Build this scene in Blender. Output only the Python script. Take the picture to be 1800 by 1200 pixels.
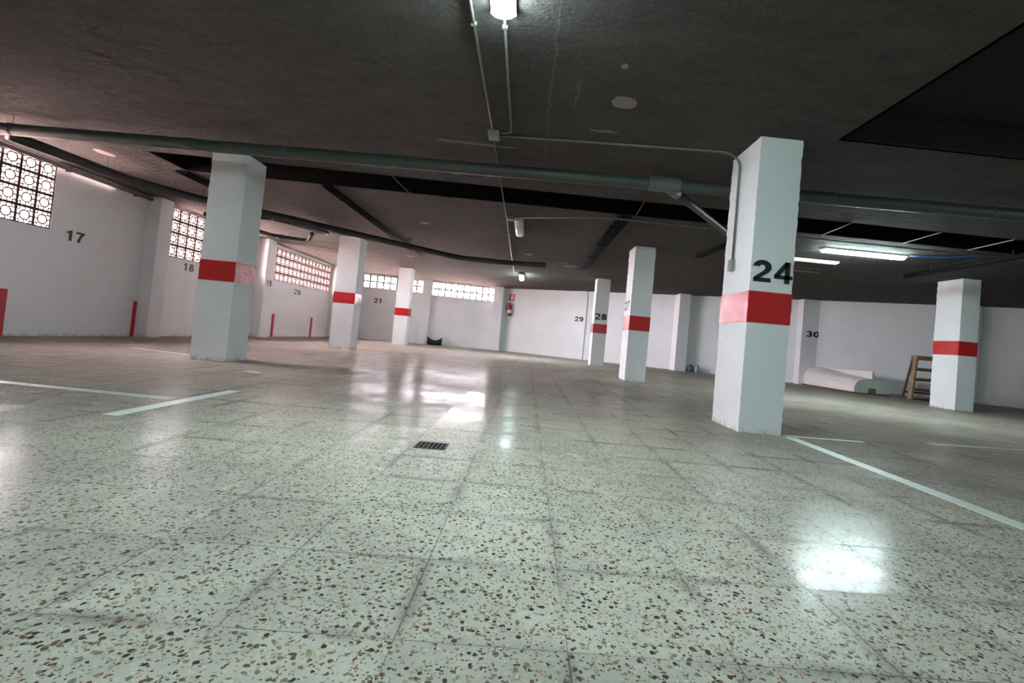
import bpy, bmesh, math, random
from mathutils import Vector, Matrix
random.seed(7)
S = bpy.context.scene
C = S.collection
for o in list(bpy.data.objects):
    bpy.data.objects.remove(o)

# ---------------------------------------------------------------- camera
CAM = Vector((-0.16264, -1.13382, 0.71463))
YAW, PITCH, ROLL = 0.0302769, 0.0294822, -0.0924932
cy, sy = math.cos(YAW), math.sin(YAW)
f0 = Vector((sy, cy, 0)); r0 = Vector((cy, -sy, 0)); u0 = Vector((0, 0, 1))
fw = f0*math.cos(PITCH) + u0*math.sin(PITCH)
up = -f0*math.sin(PITCH) + u0*math.cos(PITCH)
rt = r0*math.cos(ROLL) - up*math.sin(ROLL)
uu = up*math.cos(ROLL) + r0*math.sin(ROLL)
cam_data = bpy.data.cameras.new('camera')
cam = bpy.data.objects.new('camera', cam_data); C.objects.link(cam)
cam.matrix_world = Matrix(((rt.x, uu.x, -fw.x, CAM.x), (rt.y, uu.y, -fw.y, CAM.y), (rt.z, uu.z, -fw.z, CAM.z), (0, 0, 0, 1)))
cam_data.sensor_width = 36; cam_data.lens = 849.4/1800*36
cam_data.shift_x = -53.4/1800; cam_data.shift_y = -29.5/1800
cam_data.clip_start = 0.05; cam_data.clip_end = 300
S.camera = cam

# ---------------------------------------------------------------- light and exposure
SKY_STRENGTH = 98.0
SUN_STRENGTH = 420.0
LAMP = (0.74, 0.95, 0.96)
LAMP_STRENGTH = 49.0
S.view_settings.view_transform = 'Standard'
S.view_settings.look = 'None'
S.view_settings.gamma = 1
S.view_settings.exposure = 1.95
S.view_settings.use_curve_mapping = False
W = bpy.data.worlds.new('sky'); S.world = W; W.use_nodes = True
bg = W.node_tree.nodes['Background']
bg.inputs[0].default_value = (0.96, 0.86, 0.95, 1)
# bright overcast dome: three times brighter overhead than at the horizon
wn_, wl_ = W.node_tree.nodes, W.node_tree.links
wtc = wn_.new('ShaderNodeTexCoord'); wsp = wn_.new('ShaderNodeSeparateXYZ'); wl_.new(wtc.outputs['Generated'], wsp.inputs[0])
wmr = wn_.new('ShaderNodeMapRange'); wl_.new(wsp.outputs[2], wmr.inputs[0])
wmr.inputs[1].default_value = 0; wmr.inputs[2].default_value = 1
wmr.inputs[3].default_value = SKY_STRENGTH/3; wmr.inputs[4].default_value = SKY_STRENGTH
wl_.new(wmr.outputs[0], bg.inputs[1])
sun_d = bpy.data.lights.new('sun', 'SUN'); sun_d.energy = SUN_STRENGTH; sun_d.color = (1, .88, .86); sun_d.angle = math.radians(9)
sun = bpy.data.objects.new('sun', sun_d); C.objects.link(sun)
# veiled sun high beyond the far windows
sun.rotation_euler = Vector((-0.12, -0.62, -1)).to_track_quat('-Z', 'Y').to_euler()

H = 2.888          # ceiling height
T = 0.4            # floor tile

# ---------------------------------------------------------------- material helpers
def mat(name):
    m = bpy.data.materials.new(name); m.use_nodes = True
    return m, m.node_tree.nodes, m.node_tree.links, m.node_tree.nodes['Principled BSDF']
class NB:
    """small node builder"""
    def __init__(s, m): s.n = m.node_tree.nodes; s.l = m.node_tree.links
    def put(s, sock, v):
        if isinstance(v, bpy.types.NodeSocket): s.l.new(v, sock)
        else: sock.default_value = v
    def math(s, op, a, b=0.0, c=None):
        k = s.n.new('ShaderNodeMath'); k.operation = op
        s.put(k.inputs[0], a); s.put(k.inputs[1], b)
        if c is not None: s.put(k.inputs[2], c)
        return k.outputs[0]
    def vmath(s, op, a, b=(0, 0, 0)):
        k = s.n.new('ShaderNodeVectorMath'); k.operation = op
        s.put(k.inputs[0], a); s.put(k.inputs[1], b)
        return k.outputs[0]
    def coord(s, kind='Object'):
        return s.n.new('ShaderNodeTexCoord').outputs[kind]
    def sep(s, v):
        k = s.n.new('ShaderNodeSeparateXYZ'); s.l.new(v, k.inputs[0]); return k.outputs
    def comb(s, x, y, z):
        k = s.n.new('ShaderNodeCombineXYZ')
        for i, v in enumerate((x, y, z)): s.put(k.inputs[i], v)
        return k.outputs[0]
    def noise(s, v, scale, detail=4, rough=.55, dist=0.0, col=False):
        k = s.n.new('ShaderNodeTexNoise'); s.l.new(v, k.inputs['Vector'])
        k.inputs['Scale'].default_value = scale; k.inputs['Detail'].default_value = detail
        k.inputs['Roughness'].default_value = rough; k.inputs['Distortion'].default_value = dist
        return k.outputs['Color'] if col else k.outputs['Fac']
    def vor(s, v, scale, feature='F1', rand=1.0):
        k = s.n.new('ShaderNodeTexVoronoi'); k.feature = feature; s.l.new(v, k.inputs['Vector'])
        k.inputs['Scale'].default_value = scale; k.inputs['Randomness'].default_value = rand
        return k.outputs
    def white(s, v):
        k = s.n.new('ShaderNodeTexWhiteNoise'); k.noise_dimensions = '3D'; s.l.new(v, k.inputs['Vector'])
        return k.outputs
    def ramp(s, f, stops, interp='LINEAR'):
        k = s.n.new('ShaderNodeValToRGB'); s.put(k.inputs[0], f); k.color_ramp.interpolation = interp
        e = k.color_ramp.elements
        while len(e) < len(stops): e.new(0.5)
        for i, (p, c) in enumerate(stops):
            e[i].position = p
            e[i].color = (c, c, c, 1) if isinstance(c, (int, float)) else (*c, 1)
        return k.outputs[0]
    def mix(s, f, a, b, mode='MIX'):
        k = s.n.new('ShaderNodeMix'); k.data_type = 'RGBA'; k.blend_type = mode
        s.put(k.inputs[0], f)
        for i, v in ((6, a), (7, b)):
            if isinstance(v, tuple) and len(v) == 3: v = (*v, 1)
            s.put(k.inputs[i], v)
        return k.outputs[2]
    def bump(s, h, strength, dist, normal=None):
        k = s.n.new('ShaderNodeBump'); k.inputs['Strength'].default_value = strength
        k.inputs['Distance'].default_value = dist; s.l.new(h, k.inputs['Height'])
        if normal is not None: s.l.new(normal, k.inputs['Normal'])
        return k.outputs[0]

def simple(name, col, rough=.6, metal=0.0, var=.12, nscale=12.0, bump=0.0, bscale=60.0, spec=.5):
    m, n, l, p = mat(name); b = NB(m); co = b.coord()
    f = b.noise(co, nscale, 4)
    dark = tuple(c*(1-var) for c in col); lite = tuple(min(1, c*(1+var)) for c in col)
    l.new(b.ramp(f, [(0.3, dark), (0.7, lite)]), p.inputs['Base Color'])
    p.inputs['Roughness'].default_value = rough; p.inputs['Metallic'].default_value = metal
    p.inputs['Specular IOR Level'].default_value = spec
    if bump: l.new(b.bump(b.noise(co, bscale, 5), bump, .003), p.inputs['Normal'])
    return m

def make_floor():
    m, n, l, p = mat('terrazzo_tiles'); b = NB(m); co = b.coord()
    x, y, z = b.sep(co)
    tx = b.math('DIVIDE', x, T); ty = b.math('DIVIDE', y, T)
    ix = b.math('FLOOR', b.math('ADD', tx, .0)); iy = b.math('FLOOR', ty)
    tid = b.comb(ix, iy, 0.0); wn = b.white(tid)
    # distance to the nearest joint, metres
    fx = b.math('MULTIPLY', b.math('SUBTRACT', .5, b.math('ABSOLUTE', b.math('SUBTRACT', b.math('FRACT', tx), .5))), T)
    fy = b.math('MULTIPLY', b.math('SUBTRACT', .5, b.math('ABSOLUTE', b.math('SUBTRACT', b.math('FRACT', ty), .5))), T)
    gd = b.math('MINIMUM', fx, fy)
    jn = b.noise(co, 1.7, 3)
    jw = b.math('MULTIPLY', b.ramp(jn, [(.40, .12), (.60, 1.0)]), .0036)
    grout = b.math('SUBTRACT', 1.0, b.math('MINIMUM', b.math('DIVIDE', gd, jw), 1.0))
    # terrazzo chips, each tile cut from another part of the block
    off = b.vmath('MULTIPLY', wn['Color'], (7, 7, 7))
    tc = b.vmath('ADD', co, off)
    wob = b.vmath('MULTIPLY', b.vmath('SUBTRACT', b.noise(tc, 70, 2, col=True), (.5, .5, .5)), (.014, .014, 0))
    tcw = b.vmath('ADD', tc, wob)
    flat = b.vmath('MULTIPLY', tcw, (1, 1, 0))
    def layer(scale, thr, share):
        v = b.vor(flat, scale); rnd = b.sep(v['Color'])
        size = b.math('ADD', b.math('MULTIPLY', rnd[1], thr*.55), thr*.45)
        inside = b.math('LESS_THAN', v['Distance'], size)
        pick = b.math('LESS_THAN', rnd[0], share)
        return b.math('MULTIPLY', inside, pick), rnd[2]
    m1, c1 = layer(66, .50, .80)
    m2, c2 = layer(135, .46, .65)
    m3, c3 = layer(34, .30, .16)
    cols = [(.0, (.06, .042, .034)), (.10, (.15, .085, .055)), (.26, (.27, .185, .11)), (.48, (.31, .265, .165)),
            (.66, (.40, .30, .23)), (.80, (.19, .175, .13)), (.93, (.50, .47, .39))]
    body = b.ramp(b.noise(tc, 9, 5), [(.3, (.41, .385, .335)), (.7, (.50, .47, .41))])
    col = b.mix(m2, body, b.ramp(c2, [(p_, tuple(v*1.2 for v in c_)) for p_, c_ in cols], 'CONSTANT'))
    col = b.mix(m1, col, b.ramp(c1, cols, 'CONSTANT'))
    col = b.mix(m3, col, b.ramp(c3, [(q, c_) for q, c_ in cols[:4]], 'CONSTANT'))
    # per tile tone and ground-in dirt along the joints and in patches that also hold the ceiling's dark reflection
    tone = b.ramp(wn['Value'], [(0, .90), (1, 1.06)])
    col = b.mix(1.0, col, tone, 'MULTIPLY')
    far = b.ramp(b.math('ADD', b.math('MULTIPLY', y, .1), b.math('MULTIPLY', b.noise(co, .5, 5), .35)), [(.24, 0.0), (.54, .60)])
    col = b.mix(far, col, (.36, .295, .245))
    dirt = b.math('MULTIPLY', b.ramp(gd, [(0, 1.0), (.045, .0)]), b.ramp(b.noise(co, 2.3, 5), [(.42, .0), (.62, .85)]))
    big = b.ramp(b.noise(co, .75, 6, .6), [(.45, 0), (.68, .6)])
    col = b.mix(b.math('MAXIMUM', dirt, big), col, b.mix(.75, col, (.11, .09, .085)))
    col = b.mix(b.math('MULTIPLY', grout, .93), col, (.05, .046, .045))
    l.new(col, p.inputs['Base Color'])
    rn = b.noise(co, 5.0, 5)
    r = b.math('ADD', b.ramp(rn, [(.3, .09), (.72, .19)]), b.math('MULTIPLY', big, .25))
    r = b.math('ADD', r, b.math('MULTIPLY', b.sep(wn['Color'])[2], .05))
    r = b.math('ADD', r, b.math('MULTIPLY', grout, .4))
    l.new(r, p.inputs['Roughness'])
    p.inputs['IOR'].default_value = 1.55
    # each tile lies a hair off level
    tilt = b.vmath('MULTIPLY', b.vmath('SUBTRACT', wn['Color'], (.5, .5, .5)), (.010, .014, 0))
    nn = b.vmath('NORMALIZE', b.vmath('ADD', tilt, (0, 0, 1)))
    h = b.math('ADD', b.math('MULTIPLY', b.noise(co, 55, 3), .35), b.math('MULTIPLY', b.noise(co, 8, 3), 1.0))
    h = b.math('SUBTRACT', h, b.math('MULTIPLY', grout, 1.2))
    nrm = b.bump(h, .35, .0016, nn)
    l.new(nrm, p.inputs['Normal'])
    # worn polish: some tiles keep their wax, trodden ones are nearly matt
    dif = n.new('ShaderNodeBsdfDiffuse'); l.new(col, dif.inputs['Color']); l.new(nrm, dif.inputs['Normal'])
    ms = n.new('ShaderNodeMixShader')
    gl = b.math('ADD', b.math('MULTIPLY', b.sep(wn['Color'])[0], .26), b.ramp(b.noise(co, 1.1, 5, .6), [(.35, .26), (.66, .05)]))
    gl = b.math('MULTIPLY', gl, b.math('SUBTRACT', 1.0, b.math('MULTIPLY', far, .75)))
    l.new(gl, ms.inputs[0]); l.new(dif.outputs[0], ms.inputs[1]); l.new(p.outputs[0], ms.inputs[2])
    out = [k for k in n if k.type == 'OUTPUT_MATERIAL'][0]
    l.new(ms.outputs[0], out.inputs['Surface'])
    return m

def make_ceiling():
    m, n, l, p = mat('rough_render_ceiling'); b = NB(m); co = b.coord()
    st = b.vmath('MULTIPLY', co, (.8, 1.5, 1))
    a = b.noise(st, 2.6, 8, .62, 1.2)
    c = b.noise(co, 34, 6, .7)
    col = b.ramp(a, [(.30, (.058, .053, .049)), (.70, (.118, .108, .100))])
    col = b.mix(.5, col, b.ramp(c, [(.3, (.050, .046, .042)), (.7, (.135, .124, .115))]))
    x, y, z = b.sep(co)
    wx = b.math('ADD', x, b.math('MULTIPLY', b.math('SUBTRACT', b.noise(co, 6, 3), .5), .10))
    wy = b.math('ADD', y, b.math('MULTIPLY', b.math('SUBTRACT', b.noise(co, 5, 3), .5), .12))
    def ell(cx, cy_, rx, ry, amt, colr, col):
        dx = b.math('DIVIDE', b.math('SUBTRACT', wx, cx), rx); dy = b.math('DIVIDE', b.math('SUBTRACT', wy, cy_), ry)
        d = b.math('ADD', b.math('MULTIPLY', dx, dx), b.math('MULTIPLY', dy, dy))
        return b.mix(b.math('MULTIPLY', b.math('LESS_THAN', d, 1.0), amt), col, colr)
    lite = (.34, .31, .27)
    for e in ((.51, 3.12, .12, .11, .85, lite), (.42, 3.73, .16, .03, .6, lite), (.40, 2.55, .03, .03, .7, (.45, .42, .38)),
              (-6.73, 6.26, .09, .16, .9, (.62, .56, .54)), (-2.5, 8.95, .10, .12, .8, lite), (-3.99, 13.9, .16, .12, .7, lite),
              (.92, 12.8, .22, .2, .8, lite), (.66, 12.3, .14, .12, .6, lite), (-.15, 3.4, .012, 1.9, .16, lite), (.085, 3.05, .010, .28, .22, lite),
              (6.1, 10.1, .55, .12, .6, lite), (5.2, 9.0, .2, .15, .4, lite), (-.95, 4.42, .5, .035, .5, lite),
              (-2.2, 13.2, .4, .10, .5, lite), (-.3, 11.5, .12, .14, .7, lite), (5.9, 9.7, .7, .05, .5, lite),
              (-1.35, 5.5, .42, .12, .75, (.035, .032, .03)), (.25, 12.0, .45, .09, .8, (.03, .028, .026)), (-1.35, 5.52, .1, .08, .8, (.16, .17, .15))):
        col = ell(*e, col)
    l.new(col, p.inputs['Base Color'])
    p.inputs['Roughness'].default_value = .95
    p.inputs['Specular IOR Level'].default_value = .15
    h = b.math('ADD', b.math('MULTIPLY', a, 2.5), b.math('MULTIPLY', c, .8))
    l.new(b.bump(h, .9, .03), p.inputs['Normal'])
    return m

def make_paint(name, col, bump=.6):
    m, n, l, p = mat(name); b = NB(m); co = b.coord()
    f = b.noise(co, 1.3, 6, .6)
    c = b.ramp(f, [(.30, tuple(v*.93 for v in col)), (.65, col)])
    sm = b.ramp(b.noise(co, 4.0, 5, .65), [(.70, 0), (.80, .25)])
    c = b.mix(sm, c, tuple(v*.72 for v in col))
    z = b.sep(co)[2]
    foot = b.math('MULTIPLY', b.ramp(z, [(0.0, 1.0), (.06, 0)]), b.ramp(b.noise(co, 14, 4), [(.45, 0), (.6, .7)]))
    c = b.mix(foot, c, (.25, .22, .19))
    l.new(c, p.inputs['Base Color'])
    p.inputs['Roughness'].default_value = .75
    h = b.math('ADD', b.noise(co, 45, 5, .65), b.math('MULTIPLY', b.noise(co, 6, 3), 1.5))
    l.new(b.bump(h, bump, .004), p.inputs['Normal'])
    return m

def make_red():
    m, n, l, p = mat('red_gloss_paint'); b = NB(m); co = b.coord()
    sheen = b.ramp(b.noise(co, 7, 6, .7), [(.62, 0), (.78, .35)])  # pale blotches painted in for the window reflections on the gloss
    c = b.mix(sheen, (.52, .016, .018), (.66, .20, .20))
    l.new(c, p.inputs['Base Color'])
    p.inputs['Roughness'].default_value = .10
    h = b.math('ADD', b.noise(co, 5, 3), b.math('MULTIPLY', b.noise(co, 60, 3), .25))
    l.new(b.bump(h, .9, .02), p.inputs['Normal'])
    return m

def make_emit(name, col, strength):
    m, n, l, p = mat(name)
    p.inputs['Base Color'].default_value = (.9, .9, .9, 1)
    p.inputs['Emission Color'].default_value = (*col, 1)
    p.inputs['Emission Strength'].default_value = strength
    return m

M = {}
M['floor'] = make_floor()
M['ceil'] = make_ceiling()
M['wall'] = make_paint('white_wall_paint', (.86, .85, .86))
M['pillar'] = make_paint('white_pillar_paint', (.78, .80, .80), .8)
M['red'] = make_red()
M['redflat'] = simple('red_stripe_paint', (.50, .02, .03), .5)
M['black'] = simple('black_stencil_paint', (.012, .013, .015), .5, bump=.3)
M['recessblack'] = simple('recess_black', (.006, .006, .006), .9, spec=.1)
M['line'] = simple('white_line_paint', (.62, .66, .62), .45, var=.12, nscale=25)
M['wornline'] = simple('worn_line_paint', (.46, .46, .41), .45, var=.2, nscale=25)
M['pipe'] = simple('grey_green_plastic_pipe', (.056, .066, .057), .45, var=.15, nscale=4, bump=.3, bscale=14)
M['pipedark'] = simple('dark_plastic_pipe', (.030, .034, .028), .5, var=.2, nscale=5)
M['coupling'] = simple('pipe_coupling_plastic', (.11, .135, .12), .4)
M['couplingdark'] = simple('dark_coupling_rubber', (.05, .06, .06), .5)
M['steel'] = simple('dull_steel', (.12, .12, .12), .6, .5)
M['conduit'] = simple('grey_conduit', (.13, .135, .125), .45)
M['conduitlight'] = simple('pale_grey_conduit', (.27, .27, .25), .5)
M['jbox'] = simple('grey_junction_plastic', (.24, .24, .245), .5)
M['cable'] = simple('black_cable', (.008, .008, .009), .8, spec=.1)
M['cablegrey'] = simple('grey_cable', (.05, .05, .055), .7, spec=.2)
M['fixture'] = simple('white_lamp_housing', (.72, .72, .68), .45, var=.05)
M['diffoff'] = simple('unlit_opal_diffuser', (.70, .68, .62), .35, var=.05)
M['on'] = make_emit('lit_opal_diffuser', LAMP, LAMP_STRENGTH)
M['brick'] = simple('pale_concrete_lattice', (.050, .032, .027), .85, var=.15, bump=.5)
M['gelcoat'] = simple('white_gelcoat', (.80, .76, .74), .22, var=.05, nscale=3)
M['gelgreen'] = simple('greenish_white_gelcoat', (.60, .66, .61), .35, var=.05, nscale=3)
M['rim'] = simple('brown_gunwale_rubber', (.16, .09, .04), .6)
M['ply'] = simple('weathered_plywood', (.20, .145, .07), .7, var=.25, bump=.5)
M['wood'] = simple('weathered_ladder_wood', (.33, .215, .115), .65, var=.3, nscale=9, bump=.5)
M['darkwood'] = simple('dark_ladder_wood', (.14, .085, .05), .7, var=.3, nscale=9)
M['bag'] = simple('black_bag_cloth', (.010, .010, .012), .7, bump=.6, bscale=30)
M['extred'] = simple('red_enamel', (.45, .012, .02), .25)
M['label'] = simple('white_paper_label', (.72, .72, .70), .5)
M['rubber'] = simple('black_rubber', (.02, .02, .02), .5)
M['signred'] = simple('red_sign_plastic', (.62, .05, .03), .45)
M['signwhite'] = simple('white_sign_print', (.85, .85, .82), .45)
M['grate'] = simple('dark_cast_grate', (.028, .034, .022), .6, .3)
M['paper'] = simple('white_paper_scrap', (.75, .75, .73), .7)
M['bluejug'] = simple('blue_plastic_bottle', (.20, .36, .55), .3)
M['darkjug'] = simple('dark_plastic_can', (.10, .10, .12), .4)
M['ground'] = simple('sunlit_pink_paving', (.20, .14, .12), .9)

# ---------------------------------------------------------------- mesh helpers
def obj(name, bm, m=None, parent=None, smooth=False, bevel=0):
    me = bpy.data.meshes.new(name); bmesh.ops.recalc_face_normals(bm, faces=bm.faces)
    bm.to_mesh(me); bm.free()
    if m: me.materials.append(m)
    if smooth:
        for p in me.polygons: p.use_smooth = True
    o = bpy.data.objects.new(name, me); C.objects.link(o)
    if parent is not None: o.parent = parent
    if bevel:
        md = o.modifiers.new('bevel', 'BEVEL'); md.width = bevel; md.segments = 2; md.limit_method = 'ANGLE'
    return o
def tag(o, label, cat, group=None, kind=None):
    o['label'] = label; o['category'] = cat
    if group: o['group'] = group
    if kind: o['kind'] = kind
    return o
def thing(name, label, cat, loc=(0, 0, 0), rz=0, group=None):
    o = bpy.data.objects.new(name, None); C.objects.link(o); o.empty_display_size = .1
    o.location = loc; o.rotation_euler = (0, 0, rz)
    return tag(o, label, cat, group)
def struct(o): o['kind'] = 'structure'; return o
def box(bm, x0, x1, y0, y1, z0, z1, mtx=None):
    v = [bm.verts.new((x, y, z)) for x in (x0, x1) for y in (y0, y1) for z in (z0, z1)]
    if mtx is not None:
        for q in v: q.co = mtx @ q.co
    for f in ((0, 1, 3, 2), (4, 6, 7, 5), (0, 4, 5, 1), (2, 3, 7, 6), (0, 2, 6, 4), (1, 5, 7, 3)):
        bm.faces.new([v[i] for i in f])
    return v
def bx(*a, mtx=None):
    bm = bmesh.new(); box(bm, *a, mtx=mtx); return bm
def tube(bm, pts, r, n=14, cap=True):
    pts = [Vector(p) for p in pts]; rings = []
    ref = None
    for i, p in enumerate(pts):
        if i == 0: d = pts[1]-p
        elif i == len(pts)-1: d = p-pts[i-1]
        else: d = (pts[i+1]-p).normalized()+(p-pts[i-1]).normalized()
        d.normalize()
        if ref is None:
            ref = Vector((0, 0, 1)) if abs(d.z) < .9 else Vector((1, 0, 0))
        a = d.cross(ref).normalized(); b_ = a.cross(d).normalized(); ref = b_
        rr = r[i] if isinstance(r, (list, tuple)) else r
        rings.append([bm.verts.new(p+(a*math.cos(t)+b_*math.sin(t))*rr) for t in [2*math.pi*k/n for k in range(n)]])
    for q, w in zip(rings, rings[1:]):
        for k in range(n): bm.faces.new((q[k], q[(k+1) % n], w[(k+1) % n], w[k]))
    if cap:
        bm.faces.new(rings[0][::-1]); bm.faces.new(rings[-1])
def tb(pts, r, n=14):
    bm = bmesh.new(); tube(bm, pts, r, n); return bm
def bend(pts, rad, seg=6):
    """polyline with rounded corners"""
    pts = [Vector(p) for p in pts]; out = [pts[0]]
    for i in range(1, len(pts)-1):
        a, b_, c = pts[i-1], pts[i], pts[i+1]
        d1 = (a-b_).normalized(); d2 = (c-b_).normalized()
        k = min(rad, (a-b_).length*.45, (c-b_).length*.45)
        p, q = b_+d1*k, b_+d2*k
        for s in range(seg+1):
            t = s/seg; out.append(p*(1-t)**2+b_*2*t*(1-t)+q*t*t)
    out.append(pts[-1]); return out
def lathe(bm, prof, c=(0, 0, 0), n=24):
    rings = []
    for r, z in prof:
        rings.append([bm.verts.new((c[0]+r*math.cos(2*math.pi*k/n), c[1]+r*math.sin(2*math.pi*k/n), c[2]+z)) for k in range(n)])
    for q, w in zip(rings, rings[1:]):
        for k in range(n): bm.faces.new((q[k], q[(k+1) % n], w[(k+1) % n], w[k]))
    bm.faces.new(rings[0][::-1]); bm.faces.new(rings[-1])

# ---------------------------------------------------------------- setting: floor, ceiling, ground outside
DX, DY = 15.4, -8.75                      # direction of the slanting wall
P0 = Vector((-1.2, 21.1))                 # its far end
def diag_y(x): return P0.y + (x-P0.x)*DY/DX
XR = 22.0; YB = -6.0; XL = -8.15
FA, FB = Vector((-8.15, 20.01)), Vector((-0.92, 21.22))      # far wall base line
bm = bmesh.new()
vs = [bm.verts.new(v) for v in ((XL-.3, YB-.3, 0), (XR+.3, YB-.3, 0), (XR+.3, diag_y(XR)+.5, 0), (P0.x+.3, P0.y+.5, 0), (XL-.3, 20.6, 0))]
f = bm.faces.new(vs)
g = bmesh.ops.extrude_face_region(bm, geom=[f])
for v in [e for e in g['geom'] if isinstance(e, bmesh.types.BMVert)]: v.co.z = -.2
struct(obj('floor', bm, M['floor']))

# ceiling slab, left open over the sunk channel and the sunk bay on the right
SX0, SX1, SY0, SY1 = -5.85, 13.2, 5.98, 6.74          # channel
RX0, RX1, RY0, RY1 = 2.68, 9.4, -2.5, 3.36            # bay
X0, X1, Y0, Y1 = XL-.3, XR+.3, YB-.3, 21.8
bm = bmesh.new()
xs = sorted({X0, X1, SX0, SX1, RX0, RX1}); ys = sorted({Y0, Y1, SY0, SY1, RY0, RY1})
gv = {}
def V(x, y, z=H):
    k = (x, y, z)
    if k not in gv: gv[k] = bm.verts.new(k)
    return gv[k]
def inhole(x, y):
    return (SX0 < x < SX1 and SY0 < y < SY1) or (RX0 < x < RX1 and RY0 < y < RY1)
for a, b_ in zip(xs, xs[1:]):
    for c, d in zip(ys, ys[1:]):
        if inhole((a+b_)/2, (c+d)/2): continue
        bm.faces.new((V(a, c), V(b_, c), V(b_, d), V(a, d)))
        bm.faces.new((V(a, c, H+.32), V(b_, c, H+.32), V(b_, d, H+.32), V(a, d, H+.32)))
ceil_o = struct(obj('ceiling', bm, M['ceil']))
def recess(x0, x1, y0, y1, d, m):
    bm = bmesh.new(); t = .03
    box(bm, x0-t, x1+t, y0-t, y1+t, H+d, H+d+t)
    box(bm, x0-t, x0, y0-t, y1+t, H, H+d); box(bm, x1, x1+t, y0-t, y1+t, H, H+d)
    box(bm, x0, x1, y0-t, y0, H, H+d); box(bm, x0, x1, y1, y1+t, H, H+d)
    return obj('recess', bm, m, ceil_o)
recess(SX0, SX1, SY0, SY1, .26, M['recessblack'])  # the channel's shade is put into this near-black colour
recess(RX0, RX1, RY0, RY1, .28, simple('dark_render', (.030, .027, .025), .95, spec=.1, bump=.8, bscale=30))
bm = bx(-60, XL-.31, -40, 60, -.3, -.05); struct(obj('ground_outside', bm, M['ground']))
bm = bx(XL-.31, 40, 22.2, 60, -.3, -.05); struct(obj('ground_outside', bm, M['ground']))

# ---------------------------------------------------------------- walls with lattice windows
def lattice_block(bm, u0, z0, u1, z1, v0, v1, M4, t=.016):
    """one pierced block: square frame, round ring, links and small corner squares"""
    w = u1-u0; h = z1-z0
    def B(a, b_, c, d): box(bm, u0+a*w, u0+b_*w, v0, v1, z0+c*h, z0+d*h, mtx=M4)
    e = t/w
    B(0, e, 0, 1); B(1-e, 1, 0, 1); B(e, 1-e, 0, t/h); B(e, 1-e, 1-t/h, 1)
    k = .045
    # small squares in the corners
    for (a, c) in ((0, 0), (1, 0), (0, 1), (1, 1)):
        x0_, x1_ = (e, .24) if a == 0 else (.76, 1-e)
        y0_, y1_ = (e, .24) if c == 0 else (.76, 1-e)
        if a == 0: B(x1_-k, x1_, y0_, y1_)
        else: B(x0_, x0_+k, y0_, y1_)
        if c == 0: B(x0_, x1_, y1_-k, y1_)
        else: B(x0_, x1_, y0_, y0_+k)
    # ring
    n = 12; cu, cz = u0+w/2, z0+h/2; ro, ri = .30*w, .225*w
    inn, out = [], []
    for q in range(n):
        a = 2*math.pi*q/n
        sq = 1/max(abs(math.cos(a)), abs(math.sin(a)))**.45
        for lst, r in ((out, ro*sq), (inn, ri*sq)):
            lst.append([bm.verts.new(M4 @ Vector((cu+r*math.cos(a), v, cz+r*math.sin(a)*h/w))) for v in (v0, v1)])
    for q in range(n):
        r_ = (q+1) % n
        bm.faces.new((out[q][0], out[r_][0], inn[r_][0], inn[q][0]))
        bm.faces.new((out[q][1], out[r_][1], inn[r_][1], inn[q][1]))
        bm.faces.new((out[q][0], out[r_][0], out[r_][1], out[q][1]))
        bm.faces.new((inn[q][0], inn[r_][0], inn[r_][1], inn[q][1]))
    for a, b_, c, d in ((e, .24, .47, .53), (.76, 1-e, .47, .53), (.47, .53, e, .24), (.47, .53, .76, 1-e)): B(a, b_, c, d)

win_no = [0]
def wall(name, A, B, openings, thick=.26, inward=1, t=.016):
    """A->B base line of the inner face; v>0 points outside; openings: (u0, u1, z0, z1, rows, cols)"""
    A = Vector(A); B = Vector(B); d = (B-A); L = d.length; d.normalize()
    out = Vector((-d.y, d.x))*inward
    M4 = Matrix(((d.x, out.x, 0, A.x), (d.y, out.y, 0, A.y), (0, 0, 1, 0), (0, 0, 0, 1)))
    bm = bmesh.new(); u = 0
    for (u0, u1, z0, z1, rows, cols) in sorted(openings):
        box(bm, u, u0, 0, thick, 0, H, mtx=M4)
        box(bm, u0, u1, 0, thick, 0, z0, mtx=M4)
        if H-z1 > .004: box(bm, u0, u1, 0, thick, z1, H, mtx=M4)
        u = u1
    box(bm, u, L, 0, thick, 0, H, mtx=M4)
    wo = struct(obj(name, bm, M['wall']))
    for (u0, u1, z0, z1, rows, cols) in openings:
        win_no[0] += 1
        bm = bmesh.new(); cw = (u1-u0)/cols; rh = (z1-z0)/rows
        for i in range(cols):
            for j in range(rows):
                g_ = .006
                lattice_block(bm, u0+i*cw+g_*.5, z0+j*rh+g_*.5, u0+(i+1)*cw-g_*.5, z0+(j+1)*rh-g_*.5, .012, .067, M4, t)
        for i in range(1, cols): box(bm, u0+i*cw-g_, u0+i*cw+g_, .017, .062, z0, z1, mtx=M4)
        for j in range(1, rows): box(bm, u0, u1, .017, .062, z0+j*rh-g_, z0+j*rh+g_, mtx=M4)
        w = struct(obj('window_%d' % win_no[0], bm, M['brick']))
        ld = bpy.data.lights.new('portal', 'AREA'); ld.shape = 'RECTANGLE'; ld.size = u1-u0; ld.size_y = z1-z0
        ld.cycles.is_portal = True
        lo = bpy.data.objects.new('portal', ld); C.objects.link(lo)
        nrm = Vector((-out.x, -out.y, 0)); loc = M4 @ Vector(((u0+u1)/2, .22, (z0+z1)/2))
        xa = Vector((d.x, d.y, 0)); za = -nrm; ya = za.cross(xa)
        if ya.z < 0: xa = -xa; ya = za.cross(xa)
        lo.matrix_world = Matrix(((xa.x, ya.x, za.x, loc.x), (xa.y, ya.y, za.y, loc.y), (xa.z, ya.z, za.z, loc.z), (0, 0, 0, 1)))
    return wo
zb, zt = 1.765, 2.865
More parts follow.
